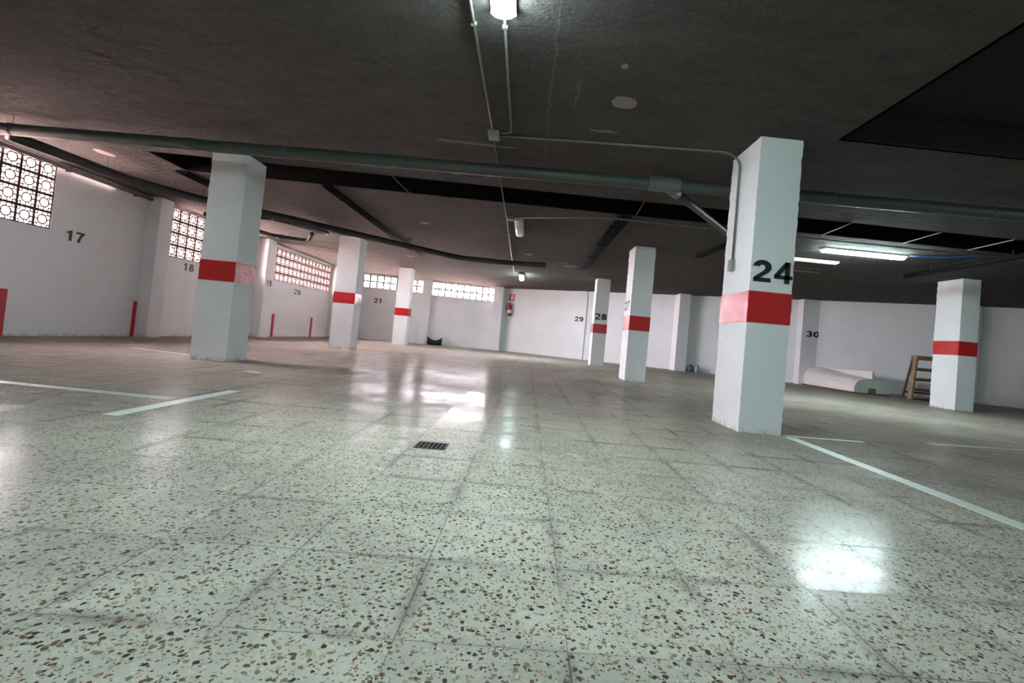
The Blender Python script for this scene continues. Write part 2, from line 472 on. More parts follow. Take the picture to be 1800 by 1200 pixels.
def yo(a, b_): return (a-YB, b_-YB)
wall('wall_left', (XL, YB), (XL, 20.05),
     [(*yo(4.86, 7.06), zb, zt, 4, 8), (*yo(9.66, 12.96), zb, zt, 4, 12), (*yo(13.9, 18.32), zb, 2.80, 4, 16)])
fl = (FB-FA).length; fd = (FB-FA).normalized()
def fu(x): return (x-FA.x)/fd.x
wall('wall_far', FA, FB, [(fu(-7.75), fu(-4.95), 2.25, 2.83, 2, 10), (fu(-4.56), fu(-1.80), 2.20, 2.83, 2, 10)], t=.028)
wall('wall_slanting', P0, (XR, diag_y(XR)), [])
wall('wall_right', (XR, diag_y(XR)), (XR, YB), [])
wall('wall_back', (XR, YB), (XL, YB), [])

# half-round lintel line and dark stain band are part of the wall paint; thin service pipe along the left wall
def pilaster(name, label, x0, x1, y0, y1, mtx=None, num=None, group='white half columns along the walls'):
    bm = bmesh.new()
    rough_box(bm, x0, x1, y0, y1, 0, H, mtx)
    o = obj(name, bm, M['wall'])
    return tag(o, label, 'half column', group)
def rough_box(bm, x0, x1, y0, y1, z0, z1, mtx=None, amp=.003, n=40, q=6):
    """box with hand-trowelled, slightly wavy arrises"""
    per = []
    for k in range(q): per.append((x0+(x1-x0)*k/q, y0))
    for k in range(q): per.append((x1, y0+(y1-y0)*k/q))
    for k in range(q): per.append((x1-(x1-x0)*k/q, y1))
    for k in range(q): per.append((x0, y1-(y1-y0)*k/q))
    rings = []
    cx, cy_ = (x0+x1)/2, (y0+y1)/2
    for i in range(n+1):
        z = z0+(z1-z0)*i/n; ring = []
        for k, (x, y) in enumerate(per):
            a = amp*random.uniform(-1, 1)*(1.4 if k % q == 0 else .25)
            v = Vector((x+(1 if x > cx else -1)*a, y+(1 if y > cy_ else -1)*a, z))
            ring.append(bm.verts.new(mtx @ v if mtx is not None else v))
        rings.append(ring)
    N = len(per)
    for a, b_ in zip(rings, rings[1:]):
        for k in range(N): bm.faces.new((a[k], a[(k+1) % N], b_[(k+1) % N], b_[k]))
    bm.faces.new(rings[0][::-1]); bm.faces.new(rings[-1])
pilaster('wall_pilaster', 'white half column on the left wall between the numbers 17 and 18', XL, -7.88, 8.97, 9.33)
pil19 = pilaster('wall_pilaster', 'white half column on the left wall carrying the number 19', XL, -7.88, 13.12, 13.58)
pilaster('wall_pilaster', 'white half column at the far end of the left wall beside the long lattice window', XL, -7.88, 18.4, 18.95)
MF = Matrix(((fd.x, -fd.y, 0, FA.x), (fd.y, fd.x, 0, FA.y), (0, 0, 1, 0), (0, 0, 0, 1)))
pilaster('wall_pilaster', 'white half column on the far wall beside the black bag', fu(-4.97), fu(-4.58), -.16, 0, MF)
pilaster('wall_pilaster', 'white half column in the far corner left of the fire extinguisher', -1.80, -1.38, 20.75, 21.35)
dd = Vector((DX, DY)).normalized()
MD = Matrix(((dd.x, -dd.y, 0, P0.x), (dd.y, dd.x, 0, P0.y), (0, 0, 1, 0), (0, 0, 0, 1)))     # v<0 is inside
def du(x): return (x-P0.x)/dd.x
pil29 = pilaster('wall_pilaster', 'white half column on the slanting wall carrying the number 29', du(1.78), du(2.26), -.05, 0, MD)
pilaster('wall_pilaster', 'white half column on the slanting wall right of pillar 27, bottles at its foot', 5.42, 5.83, 16.72, 17.6)
pil30 = pilaster('wall_pilaster', 'white half column carrying the number 30 behind the upturned boat', 9.10, 9.72, 14.93, 15.5)
pilaster('wall_pilaster', 'white half column on the slanting wall half hidden by the rightmost pillar', 12.7, 13.2, 12.72, 13.3)

# ---------------------------------------------------------------- stencil digits
def digit_solids(ch):
    """list of closed 2-D outlines in a box about .68 wide and 1 high"""
    P = []
    def bar(*pts): P.append(list(pts))
    def arc(cx, cy_, rx, ry, a0, a1, w, n=16):
        for i in range(n):
            t0 = math.radians(a0+(a1-a0)*i/n); t1 = math.radians(a0+(a1-a0)*(i+1)/n)
            q = []
            for t, s in ((t0, 1), (t1, 1), (t1, -1), (t0, -1)):
                q.append((cx+(rx+s*w/2)*math.cos(t), cy_+(ry+s*w*.46)*math.sin(t)))
            P.append(q)
    w = .235
    if ch == '0': arc(.33, .5, .22, .40, 0, 360, w, 24)
    if ch == '1': bar((.28, 0), (.50, 0), (.50, 1), (.33, 1), (.28, .93)); bar((.08, .70), (.30, .72), (.36, 1), (.30, .98), (.20, .86), (.08, .83))
    if ch == '2':
        arc(.33, .69, .22, .215, -25, 175, w)
        bar((.44, .62), (.63, .58), (.58, .46), (.31, .22), (.04, .04), (.02, .14), (.10, .26), (.36, .50))
        bar((.02, 0), (.66, 0), (.66, .19), (.04, .19))
    if ch == '3':
        arc(.32, .725, .20, .185, -85, 165, w); arc(.32, .295, .22, .205, -165, 90, w)
    if ch == '4':
        bar((.38, 0), (.57, 0), (.57, 1), (.38, 1)); bar((.0, .20), (.68, .20), (.68, .37), (.0, .37))
        bar((.0, .37), (.0, .30), (.16, .30), (.50, .85), (.50, 1), (.38, 1))
    if ch == '7':
        bar((.02, .80), (.66, .80), (.66, 1), (.02, 1)); bar((.40, .84), (.66, .84), (.50, .60), (.38, .28), (.36, 0), (.13, 0), (.17, .28), (.27, .58))
    if ch == '8': arc(.33, .735, .18, .175, 0, 360, w, 20); arc(.33, .29, .215, .20, 0, 360, w, 20)
    if ch == '9': arc(.33, .68, .21, .23, 0, 360, w, 20); arc(.32, .42, .23, .33, -150, 25, w, 16)
    return P
def number(text, org, u, width, height, parent=None, label=None, m=None, name='painted_number'):
    """digits laid on a vertical face: org bottom-left, u unit direction along the face; proud by 2 mm"""
    u = Vector(u).normalized(); nrm = Vector((u.y, -u.x, 0))
    org = Vector(org); bm = bmesh.new(); adv = width/(len(text)*.68+.10*(len(text)-1))
    for i, ch in enumerate(text):
        for poly in digit_solids(ch):
            lo, hi = [], []
            for (a, b_) in poly:
                p = org+u*((a+i*.78)*adv)+Vector((0, 0, b_*height))
                lo.append(bm.verts.new(p-nrm*.001)); hi.append(bm.verts.new(p+nrm*.0025))
            n = len(lo)
            bm.faces.new(hi); bm.faces.new(lo[::-1])
            for k in range(n): bm.faces.new((lo[k], lo[(k+1) % n], hi[(k+1) % n], hi[k]))
    o = obj(name, bm, m or M['black'], parent)
    if label: tag(o, label, 'number', 'painted bay numbers on the walls')
    return o
number('17', (XL, 7.32, 1.645), (0, 1, 0), .36, .18, label='black painted number 17 on the left wall beside the big lattice window')
number('18', (XL, 10.17, 1.525), (0, 1, 0), .36, .175, label='black painted number 18 on the left wall under the second lattice window')
number('19', (-7.877, 13.22, 1.52), (0, 1, 0), .28, .18, parent=pil19)
number('20', (XL, 15.48, 1.45), (0, 1, 0), .48, .18, label='black painted number 20 on the left wall under the long lattice window')
p21 = MF @ Vector((fu(-6.95), 0, 1.62))
number('21', p21, (fd.x, fd.y, 0), .34, .20, label='black painted number 21 on the far wall')
p29 = MD @ Vector((du(1.83), -.053, 1.60))
number('29', p29, (dd.x, dd.y, 0), .40, .20, parent=pil29)
number('30', (9.25, 14.926, 1.62), (1, 0, 0), .46, .20, parent=pil30)

# ---------------------------------------------------------------- pillars
def pillar(label, x0, x1, y0, y1, bz0=1.09, bz1=1.375):
    t = thing('concrete_pillar', label, 'pillar', ((x0+x1)/2, (y0+y1)/2, 0), 0, 'white pillars with a red band')
    a, b_ = (x1-x0)/2, (y1-y0)/2
    bm = bmesh.new(); rough_box(bm, -a, a, -b_, b_, 0, H, amp=.0028, n=60)
    obj('shaft', bm, M['pillar'], t)
    bm = bmesh.new(); e = .0055
    rough_box(bm, -a-e, a+e, -b_-e, b_+e, bz0, bz1, amp=.0012, n=6)
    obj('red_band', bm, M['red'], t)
    return t
pa = pillar('big white pillar with a red band and black number 24, nearest on the right', 1.945, 2.365, 3.475, 4.13, 1.065, 1.37)
pb = pillar('white pillar with red band and number 27 on its side, second in the row behind pillar 24', 1.99, 2.43, 9.10, 9.74, 1.08, 1.39)
pc = pillar('slim looking far pillar with red band and black number 28 on its front', 2.00, 2.445, 14.75, 15.25, 1.08, 1.38)
pd = pillar('near left white pillar with a plain red band and no number', -4.73, -4.25, 5.65, 6.13, 1.10, 1.38)
pe = pillar('greyish white pillar second in the left row, its red band shining pink on the right side', -5.19, -4.65, 11.42, 11.92, 1.16, 1.44)
pf = pillar('farthest white pillar of the left row in front of the far lattice windows', -5.13, -4.64, 17.0, 17.42, 1.10, 1.38)
pg = pillar('rightmost white pillar with a red band, in front of the wooden ladder', 9.25, 9.66, 9.12, 9.78, 1.20, 1.51)
def on_pillar(t, text, x, y, z, u, w, h):
    n = number(text, (x-t.location.x, y-t.location.y, z), u, w, h, parent=t)
    n['label'] = 'black number %s' % text
on_pillar(pa, '24', 1.965, 3.471, 1.465, (1, 0, 0), .395, .21)
on_pillar(pb, '27', 1.986, 9.70, 1.52, (0, -1, 0), .46, .20)
on_pillar(pc, '28', 2.02, 14.746, 1.525, (1, 0, 0), .40, .20)

# ---------------------------------------------------------------- red stripes low on the left wall
for y, lab in ((6.40, 'low red upright strip on the left wall at the left edge of the picture'),
               (8.90, 'low red upright strip on the left wall beside the first half column'),
               (14.25, 'low red upright strip on the left wall just past the half column with 19'),
               (16.95, 'low red upright strip on the left wall, farthest, below number 20 to the right')):
    o = obj('wall_strip', bx(XL, XL+.022, y, y+.11, .0, .72), M['redflat'], bevel=.003)
    tag(o, lab, 'strip', 'red strips marking the bays on the left wall')

# ---------------------------------------------------------------- painted floor lines
def fline(name, pts, m, label):
    bm = bmesh.new(); lo = [bm.verts.new((x, y, .0002)) for x, y in pts]; hi = [bm.verts.new((x, y, .0022)) for x, y in pts]
    bm.faces.new(hi); bm.faces.new(lo[::-1]); n = len(pts)
    for k in range(n): bm.faces.new((lo[k], lo[(k+1) % n], hi[(k+1) % n], hi[k]))
    return tag(obj(name, bm, m), label, 'line', 'painted bay lines on the floor')
fline('floor_line', [(2.36, 3.40), (2.335, -1.6), (2.445, -1.6), (2.47, 3.40)], M['line'], 'long white painted line running from the foot of pillar 24 to the right edge')
fline('floor_line', [(2.42, 3.43), (2.42, 3.50), (3.22, 3.56), (3.22, 3.50)], M['wornline'], 'short worn white line crossing the bay line right of pillar 24')
fline('floor_line', [(-2.73, 1.95), (-2.63, 1.95), (-2.66, 3.28), (-2.76, 3.28)], M['line'], 'bright white cross stroke of the T shaped marking at left')
fline('floor_line', [(-2.80, 2.60), (-2.80, 2.70), (-7.9, 3.03), (-7.9, 2.93)], M['wornline'], 'long dull white line leading left from the cross stroke')
fline('floor_line', [(4.10, 3.74), (4.10, 3.82), (6.4, 4.14), (6.4, 4.06)], M['wornline'], 'faint worn white line at the right edge beyond pillar 24')
fline('floor_line', [(-6.2, 6.5), (-6.2, 6.58), (-4.9, 6.15), (-4.9, 6.07)], M['wornline'], 'faint worn line ending at the near left pillar')

# ---------------------------------------------------------------- floor drain, scrap of paper
t = thing('floor_drain', 'small square dark drain grate set in the floor tiles', 'drain', (-.68, 1.87, 0))
bm = bmesh.new(); a = .095; b2 = .085
box(bm, -a, a, -b2, -b2+.012, .0004, .004); box(bm, -a, a, b2-.012, b2, .0004, .004); box(bm, -a, -a+.012, -b2, b2, .0004, .004); box(bm, a-.012, a, -b2, b2, .0004, .004)
obj('frame', bm, M['grate'], t)
obj('pan', bx(-a+.01, a-.01, -b2+.01, b2-.01, .0004, .0014), M['recessblack'], t)
bm = bmesh.new()
for k in range(7): box(bm, -a+.022+k*.0255, -a+.032+k*.0255, -b2+.012, b2-.012, .0014, .0036)
obj('grate', bm, M['grate'], t)
bm = bmesh.new(); vs = [(-.10, 0), (-.02, .03), (.09, .015), (.11, -.02), (.0, -.03), (-.09, -.02)]
lo = [bm.verts.new((x, y, .001)) for x, y in vs]; hi = [bm.verts.new((x, y, .004+.010*abs(math.sin(i*2)))) for i, (x, y) in enumerate(vs)]
bm.faces.new(hi); bm.faces.new(lo[::-1])
for k in range(6): bm.faces.new((lo[k], lo[(k+1) % 6], hi[(k+1) % 6], hi[k]))
o = obj('paper_scrap', bm, M['paper']); o.location = (-3.36, 4.70, 0)
tag(o, 'small scrap of white paper lying on the floor in front of the near left pillar', 'paper')

# ---------------------------------------------------------------- drain pipes under the ceiling
def mp(x): return 4.655-.0525*x + .004*(x/3)**2      # course of the main pipe
PZ = 2.70
t = thing('drain_pipe', 'long thick grey green drain pipe crossing under the whole ceiling', 'pipe', (0, mp(0), PZ))
def L(x, dz=0): return (x, mp(x)-mp(0), dz)
obj('pipe_run', tb([L(x) for x in [-8.14+i*.6 for i in range(26)]], .073, 20), M['pipe'], t, True)
def sleeve(x0, x1, r, m, nm='coupling'):
    return obj(nm, tb([L(x0), L(x1)], r, 20), m, t, False, .004)
for a_, b_, r_, m_ in ((-7.35, -7.0, .088, M['couplingdark']), (-4.55, -4.49, .079, M['couplingdark']), (-2.17, -1.98, .081, M['couplingdark']), (-1.86, -1.78, .080, M['couplingdark']),
                   (1.13, 1.50, .088, M['coupling']), (1.86, 1.90, .079, M['couplingdark']), (4.4, 4.46, .079, M['couplingdark'])):
    sleeve(a_, b_, r_, m_)
for x in (-6.78, -3.3, -.1, 3.3, 5.2):
    obj('hanger', tb([L(x, .07), L(x, H-PZ)], .005, 6), M['steel'], t)
    bm = bmesh.new(); tube(bm, [L(x-.012), L(x+.012)], .079, 18); obj('clamp', bm, M['steel'], t)
t2 = thing('branch_pipe', 'thinner drain branch slanting away from the main pipe towards pillar 24', 'pipe', (1.32, mp(1.32), PZ))
obj('pipe_run', tb([(0.06, .075, 0), (.62, .75, 0), (1.75, 2.2, .02), (2.35, 2.95, .05)], .050, 16), M['pipe'], t2, True)
obj('socket', tb([(0.04, .05, 0), (.24, .29, 0)], .066, 16), M['coupling'], t2, True)

t3 = thing('slanting_drain_pipe', 'dark drain pipe running diagonally from the left wall to the middle of the ceiling', 'pipe', (-6.9, 5.1, 2.66))
def Q(x, y, z=0): return (x+6.9, y-5.1, z)
pts = bend([Q(-6.92, 5.14), Q(-6.80, 6.9), Q(-6.3, 7.75), Q(-5.4, 8.5), Q(-2.15, 11.75), Q(-.6, 11.80), Q(.15, 11.55)], .35)
obj('pipe_run', tb(pts, .070, 16), M['pipedark'], t3, True)
for x, y in ((-6.83, 6.45), (-6.5, 7.4), (-4.6, 9.3), (-3.2, 10.7), (-1.0, 11.8)):
    obj('hanger', tb([Q(x, y, .06), Q(x, y, H-2.66)], .005, 6), M['steel'], t3)
obj('coupling', tb([Q(-5.75, 8.21), Q(-5.55, 8.375)], .079, 16), M['couplingdark'], t3, True)
obj('coupling', tb([Q(-2.32, 11.58), Q(-2.2, 11.70)], .079, 16), M['couplingdark'], t3, True)

t4 = thing('waste_pipe', 'short hanging waste pipe with two elbows behind the near left pillar', 'pipe', (-6.78, 10.3, 2.68))
def Q4(x, y, z=0): return (x+6.78, y-10.3, z)
obj('pipe_run', tb(bend([Q4(-7.2, 9.3, .02), Q4(-6.78, 11.2), Q4(-6.0, 11.5), Q4(-5.78, 11.15, .14)], .15), .048, 14), M['pipedark'], t4, True)
obj('coupling', tb([Q4(-6.70, 11.24), Q4(-6.55, 11.29)], .058, 14), M['pipedark'], t4, True)
t5 = tag(obj('waste_branch', tb(bend([(-5.62, 9.0, 2.70), (-5.40, 9.6, 2.72), (-5.30, 10.5, 2.78), (-5.3, 10.9, 2.82)], .2), .055, 14), M['pipedark'], None, True),
         'short dark pipe end rising into the ceiling beside the diagonal drain pipe', 'pipe')
tag(obj('waste_branch', tb(bend([(-7.0, 9.7, 2.835), (-6.2, 9.85, 2.83), (-5.8, 9.85, 2.84)], .1), .035, 12), M['pipedark'], None, True),
    'thin dark pipe stub tight under the ceiling above the hanging waste pipe', 'pipe')
t6 = thing('wall_pipe', 'thin brownish pipe running along the top of the left wall', 'pipe', (-8.06, 0, 2.82))
obj('pipe_run', tb([(0, -5.9, 0), (0, 8.95, 0)], .035, 12), simple('brown_wall_pipe', (.12, .085, .075), .6), t6, True)
for y in (1.0, 3.0, 5.0, 7.2, 8.6): obj('clip', bx(-.085, .0, y-.012, y+.012, -.042, .042), M['steel'], t6)
t7 = thing('dark_ceiling_pipe', 'dark pipe hanging under the ceiling at far right above the rightmost pillar', 'pipe', (7.7, 8.7, 2.74))
obj('pipe_run', tb([(0, .1, 0), (-.1, -1.4, 0), (-.16, -4.0, 0)], .05, 12), M['cable'], t7, True)
for y in (-.6, -2.2): obj('hanger', tb([(-.05, y, .04), (-.05, y, H-2.74)], .005, 6), M['steel'], t7)

# cable bundles strapped below the ceiling
def bundle(label, x, y0, y1, n, r, m, lite=None, sp=.032):
    t = thing('cable_bundle', label, 'cables', (x, y0, H-.02), 0, 'dark cable bundles on the ceiling')
    for k in range(n):
        px = (k-(n-1)/2)*sp
        mm = lite if (lite and k % 2) else m
        rr = r*.62 if (lite and k % 2) else r
        obj('cable', tb([(px, 0, -.004), (px+.01, (y1-y0)*.5, -.006), (px, y1-y0, 0)], rr, 8), mm, t, True)
    for q in range(int((y1-y0)/1.6)):
        yy = .8+q*1.6
        obj('strap', bx(-(n*sp)/2-.01, (n*sp)/2+.01, yy-.012, yy+.012, -.026, .018), M['cable'], t)
    return t
bundle('bundle of dark cables with pale lines between, left of the pillar 27 top', 1.28, 6.78, 12.9, 7, .017, M['cable'], M['cablegrey'])
bundle('plain black cable bundle running under the ceiling to the left of the middle', -3.62, 6.76, 13.4, 5, .020, M['cable'])
bundle('short black cable bundle partly hidden by the near left pillar top', -5.95, 6.78, 9.0, 6, .020, M['cable'])
bundle('dark cable bundle showing just left of pillar 24 under the ceiling', 3.52, 6.8, 9.6, 5, .018, M['cable'])

# thin rods across the dark channel
for x, lab in ((-2.31, 'thin rod across the dark ceiling channel, left of the conduit'), (1.42, 'thin rod across the dark ceiling channel beside the cable bundle'),
               (4.58, 'thin pale rod across the dark channel just right of pillar 24'), (5.98, 'thin pale rod across the dark channel over the lit tube lamp'),
               (7.12, 'thin pale rod across the dark channel right of the lit tube lamp'), (7.95, 'thin pale rod across the dark channel at the right edge')):
    tag(obj('channel_rod', tb([(x-.03, SY0-.04, H-.006), (x+.03, SY1+.04, H-.006)], .008, 8), M['steel' if x < 4 else 'conduitlight']), lab, 'rod', 'rods across the ceiling channel')

# ---------------------------------------------------------------- conduits
def conduit(label, pts, r=.011, m='conduit', rad=.10, name='conduit', clips=()):
    pts = bend(pts, rad) if len(pts) > 2 else pts
    o0 = Vector(pts[0]); t = thing(name, label, 'conduit', o0)
    obj('conduit_run', tb([Vector(p)-o0 for p in pts], r, 10), M[m], t, True)
    for c in clips:
        c = Vector(c)-o0
        obj('clip', bx(c.x-.02, c.x+.02, c.y-.012, c.y+.012, c.z-.012, c.z+.012), M['conduitlight'], t)
    return t
CZ = H-.013
conduit('grey conduit left of the lit near lamp leading to the junction box', [(-.745, -3.0, CZ), (-.735, 2.2, CZ), (-.725, 3.98, CZ)], clips=[(-.735, 2.22, CZ), (-.737, .9, CZ)])
conduit('grey conduit from the lit near lamp bending into the junction box', [(-.515, 2.05, CZ), (-.525, 3.98, CZ), (-.65, 4.02, CZ)], rad=.09, clips=[(-.516, 2.22, CZ)])
conduit('grey conduit crossing the ceiling from the junction box and running down pillar 24', [(-.65, 4.08, CZ), (1.80, 3.89, CZ), (1.925, 3.885, H-.10), (1.928, 3.885, 1.72)], .012, rad=.10, clips=[])
sw = thing('light_switch', 'small pale switch box on the side of pillar 24 below the conduit', 'switch', (1.945, 3.895, 1.69))
swh = obj('housing', bx(-.045, 0, -.042, .042, -.075, .045), M['jbox'], sw, False, .005)
obj('rocker', bx(-.052, -.044, -.02, .02, -.035, .02), M['conduitlight'], swh, False, .002)
jb = thing('junction_box', 'square grey junction box on the ceiling where the conduits meet', 'box', (-.715, 4.05, H))
jh = obj('housing', bx(-.062, .062, -.085, .085, -.055, -.001), M['jbox'], jb, False, .006)
obj('lid', bx(-.055, .055, -.078, .078, -.061, -.055), M['conduitlight'], jh, False, .003)
conduit('thin grey conduit running away along the ceiling to the far lit lamp', [(-.73, 4.12, CZ), (-.735, 7.6, CZ), (-.76, 11.0, CZ), (-.79, 15.0, CZ)], .010, rad=.05,
        clips=[(-.734, 5.3, CZ), (-.736, 9.2, CZ), (-.78, 13.4, CZ)])
jb2 = thing('junction_box', 'small junction box at the unlit lamp on the ceiling', 'box', (-.652, 7.70, H))
jh = obj('housing', bx(-.07, .07, -.07, .07, -.052, -.001), M['jbox'], jb2, False, .006)
obj('lid', bx(-.06, .06, -.06, .06, -.058, -.052), M['conduitlight'], jh, False, .003)
conduit('long grey conduit crossing the ceiling behind the dark channel to the lit tube lamp', [(-.575, 7.66, CZ), (1.0, 6.84, CZ-.05), (9.5, 6.83, CZ-.05)], .014, rad=.3)
tag(obj('blue_cable', tb([(6.72, 7.50, H-.02), (6.95, 7.42, H-.03), (7.35, 7.30, H-.02), (7.6, 7.02, H-.02)], .013, 8), simple('blue_cable_sheath', (.05, .16, .45), .4), None, True),
    'blue cable leaving the right end of the lit tube lamp', 'cable')

# ---------------------------------------------------------------- lamps
def batten(label, x, y, rz, length, lit, w=.17, drop=0.0, h=.09):
    """housing against the ceiling with an opal diffuser below"""
    t = thing('tube_lamp', label, 'lamp', (x, y, H-drop), rz, 'ceiling tube lamps')
    a = length/2
    obj('housing', bx(-w/2, w/2, -a, a, -.035, -.001), M['fixture'], t, False, .004)
    bm = bmesh.new(); n = 8; prof = []
    for k in range(n+1):
        th = math.pi*k/n; prof.append((-(w/2-.008)*math.cos(th), -.036-(h-.036)*math.sin(th)**.6))
    r0_ = [bm.verts.new((px, -a+.02, pz)) for px, pz in prof]; r1_ = [bm.verts.new((px, a-.02, pz)) for px, pz in prof]
    for k in range(n): bm.faces.new((r0_[k], r0_[k+1], r1_[k+1], r1_[k]))
    bm.faces.new(r0_); bm.faces.new(r1_[::-1]); bm.faces.new((r0_[0], r1_[0], r1_[n], r0_[n]))
    obj('diffuser', bm, M['on' if lit else 'diffoff'], t, True)
    for s in (-1, 1):
        obj('end_cap', bx(-w/2-.003, w/2+.003, s*a-.012, s*a+.012, -.045, -.001), M['fixture'], t, False, .004)
    if drop:
        for s in (-1, 1): obj('hanger', tb([(0, s*a*.7, 0), (0, s*a*.7, drop)], .006, 6), M['steel'], t)
    return t
batten('lit tube lamp at the top edge of the picture, nearest the camera', -.515, 1.42, 0, 1.24, True)
batten('unseen lit tube lamp added behind the camera in line with the row', -.515, -4.6, 0, 1.24, True)  # out of view, follows the row spacing, added to brighten the near floor
batten('unlit white tube lamp on the ceiling in the middle, behind the dark channel', -.505, 8.35, 0, 1.24, False)
batten('small looking lit tube lamp far away in the middle over the far wall', -.53, 15.75, 0, 1.24, True, drop=.05)
batten('lit tube lamp at right seen broadside, between pillar 24 and the rightmost pillar', 5.93, 7.62, math.pi/2, 1.56, True, w=.16, drop=.0)
batten('unseen lit tube lamp added right of the camera to brighten the right side', 10.5, -1.5, math.pi/2, 1.56, True)  # added out of view to lift the right-hand walls and pillars
batten('unlit pale tube lamp just right of pillar 24 behind the lit one', 5.45, 8.72, math.pi/2, 1.40, False, w=.11, h=.07)

# ---------------------------------------------------------------- fire extinguisher and its sign on the slanting wall
rzD = math.atan2(dd.y, dd.x)
def onD(x, v, z): return MD @ Vector((du(x), v, z))
t = thing('fire_sign', 'small red fire extinguisher sign on the white wall above the extinguisher', 'sign', onD(-.98, -.001, 2.47), rzD)
obj('plate', bx(-.15, .15, -.006, 0, -.155, .155), M['signred'], t, False, .002)
bm = bmesh.new()
box(bm, -.05, .01, -.0095, -.006, -.11, .045); box(bm, -.035, -.005, -.0095, -.006, .045, .085)
box(bm, -.035, .05, -.0095, -.006, .08, .105); box(bm, .035, .055, -.0095, -.006, -.02, .085)
obj('symbol', bm, M['signwhite'], t)
bm = bmesh.new()
for q in range(5): box(bm, .065+q*.012, .073+q*.012, -.0095, -.006, -.11, -.03+.02*(q % 2))
obj('flame', bm, M['signwhite'], t)
t = thing('fire_extinguisher', 'red fire extinguisher with a white label hanging on the white wall', 'extinguisher', onD(-.98, -.12, 1.64), rzD)
bm = bmesh.new(); lathe(bm, [(.060, 0), (.088, .008), (.090, .03), (.090, .40), (.082, .45), (.05, .49), (.028, .505), (.028, .525)], n=28)
obj('cylinder', bm, M['extred'], t, True)
bm = bmesh.new(); lathe(bm, [(.092, .12), (.0925, .13), (.0925, .25), (.092, .26)], n=28); obj('label_wrap', bm, M['label'], t, True)
bm = bmesh.new(); lathe(bm, [(.085, -.012), (.0935, -.008), (.0935, .05), (.0915, .055)], n=28); obj('base_ring', bm, M['rubber'], t, True)
bm = bmesh.new(); lathe(bm, [(.02, .52), (.026, .53), (.026, .57), (.016, .585)], n=16); vlv = obj('valve', bm, M['steel'], t, True)
bm = bmesh.new(); box(bm, -.01, .11, -.012, .012, .585, .597); box(bm, -.01, .10, -.012, .012, .555, .565); obj('handle', bm, M['rubber'], vlv, False, .002)
obj('hose', tb(bend([(-.02, 0, .55), (-.14, -.01, .54), (-.20, -.02, .40), (-.17, -.03, .26), (-.09, -.05, .22), (-.085, -.06, .34)], .08), .014, 10), M['rubber'], t, True)
obj('bracket', bx(-.04, .04, .088, .119, .30, .50), M['steel'], t)

# ---------------------------------------------------------------- black bag by the far wall
bm = bmesh.new(); nx, ny = 20, 10
def bagp(i, j):
    u = -1+2*i/nx; a = math.pi*2*j/ny
    hh = .115+.075*abs(u)**2.2; ww = .15*(1-.18*abs(u)**4)
    cz = hh*.98
    ca, sa = math.cos(a), math.sin(a)
    x = u*.31; y = math.copysign(abs(ca)**.5, ca)*ww; z = cz+math.copysign(abs(sa)**.5, sa)*hh*.98
    return (x+.006*math.sin(7*z*10+i), y+.006*math.sin(i*1.7+j), max(0.0, z+.006*math.sin(i*2.3)))
rings = [[bm.verts.new(bagp(i, j)) for j in range(ny)] for i in range(nx+1)]
for a_, b_ in zip(rings, rings[1:]):
    for k in range(ny): bm.faces.new((a_[k], a_[(k+1) % ny], b_[(k+1) % ny], b_[k]))
bm.faces.new(rings[0][::-1]); bm.faces.new(rings[-1])
loc = MF @ Vector((fu(-4.24), -.24, 0))
t = thing('sports_bag', 'black bag with raised ends on the floor against the far wall', 'bag', loc, math.atan2(fd.y, fd.x))
obj('body', bm, M['bag'], t, True)
obj('handle', tb(bend([(-.13, -.13, .20), (-.10, -.155, .12), (.0, -.165, .085), (.10, -.155, .12), (.13, -.13, .20)], .05), .010, 8), M['rubber'], t, True)
obj('tag', bx(.0, .07, -.165, -.158, .13, .17), M['cablegrey'], t)

# ---------------------------------------------------------------- bottles at the foot of the half column
t = thing('plastic_can', 'dark plastic can on the floor left of the blue bottle', 'can', (6.02, 16.74, 0))
bm = bmesh.new(); lathe(bm, [(.07, 0), (.085, .01), (.085, .17), (.07, .21), (.03, .24), (.028, .26)], n=16); obj('body', bm, M['darkjug'], t, True)
bm = bmesh.new(); lathe(bm, [(.033, .258), (.033, .285)], n=12); obj('cap', bm, M['rubber'], t, True)
obj('handle', tb(bend([(.03, 0, .24), (.09, 0, .25), (.10, 0, .18), (.08, 0, .15)], .03), .009, 8), M['darkjug'], t, True)
t = thing('plastic_bottle', 'pale blue plastic bottle on the floor by the slanting wall', 'bottle', (6.25, 16.64, 0))
bm = bmesh.new(); lathe(bm, [(.075, 0), (.09, .012), (.09, .08), (.082, .09), (.09, .10), (.09, .20), (.06, .26), (.028, .29), (.028, .31)], n=16); obj('body', bm, M['bluejug'], t, True)
bm = bmesh.new(); lathe(bm, [(.032, .308), (.032, .335)], n=12); obj('cap', bm, M['label'], t, True)

# ---------------------------------------------------------------- upturned dinghy
BL = 2.95
def half(s):            # half beam
    return .60*(1-max(0, (s-.45)/.55)**2.6)**.62 * (1-.10*(1-s)**2)
def depth(s):
    return (.40+.20*min(1, s/.72)**1.1)*(1-max(0, (s-.74)/.26)**3.0)**.5
t = thing('upturned_dinghy', 'white upturned dinghy lying on the floor in front of the half column with 30', 'boat', (9.80, 12.42, 0), math.radians(3))
NS, NC = 34, 20
bm = bmesh.new(); rings = []
for i in range(NS+1):
    s = i/NS*.995; hb = max(half(s), .015); dp = max(depth(s), .02); ring = []
    for j in range(NC+1):
        a = math.pi*j/NC; ca, sa = math.cos(a), math.sin(a)
        x = -math.copysign(abs(ca)**.72, ca)*hb; z = .035+abs(sa)**.62*dp
        ring.append(bm.verts.new((x, s*BL, z)))
    rings.append(ring)
for a_, b_ in zip(rings, rings[1:]):
    for k in range(NC): bm.faces.new((a_[k], a_[k+1], b_[k+1], b_[k]))
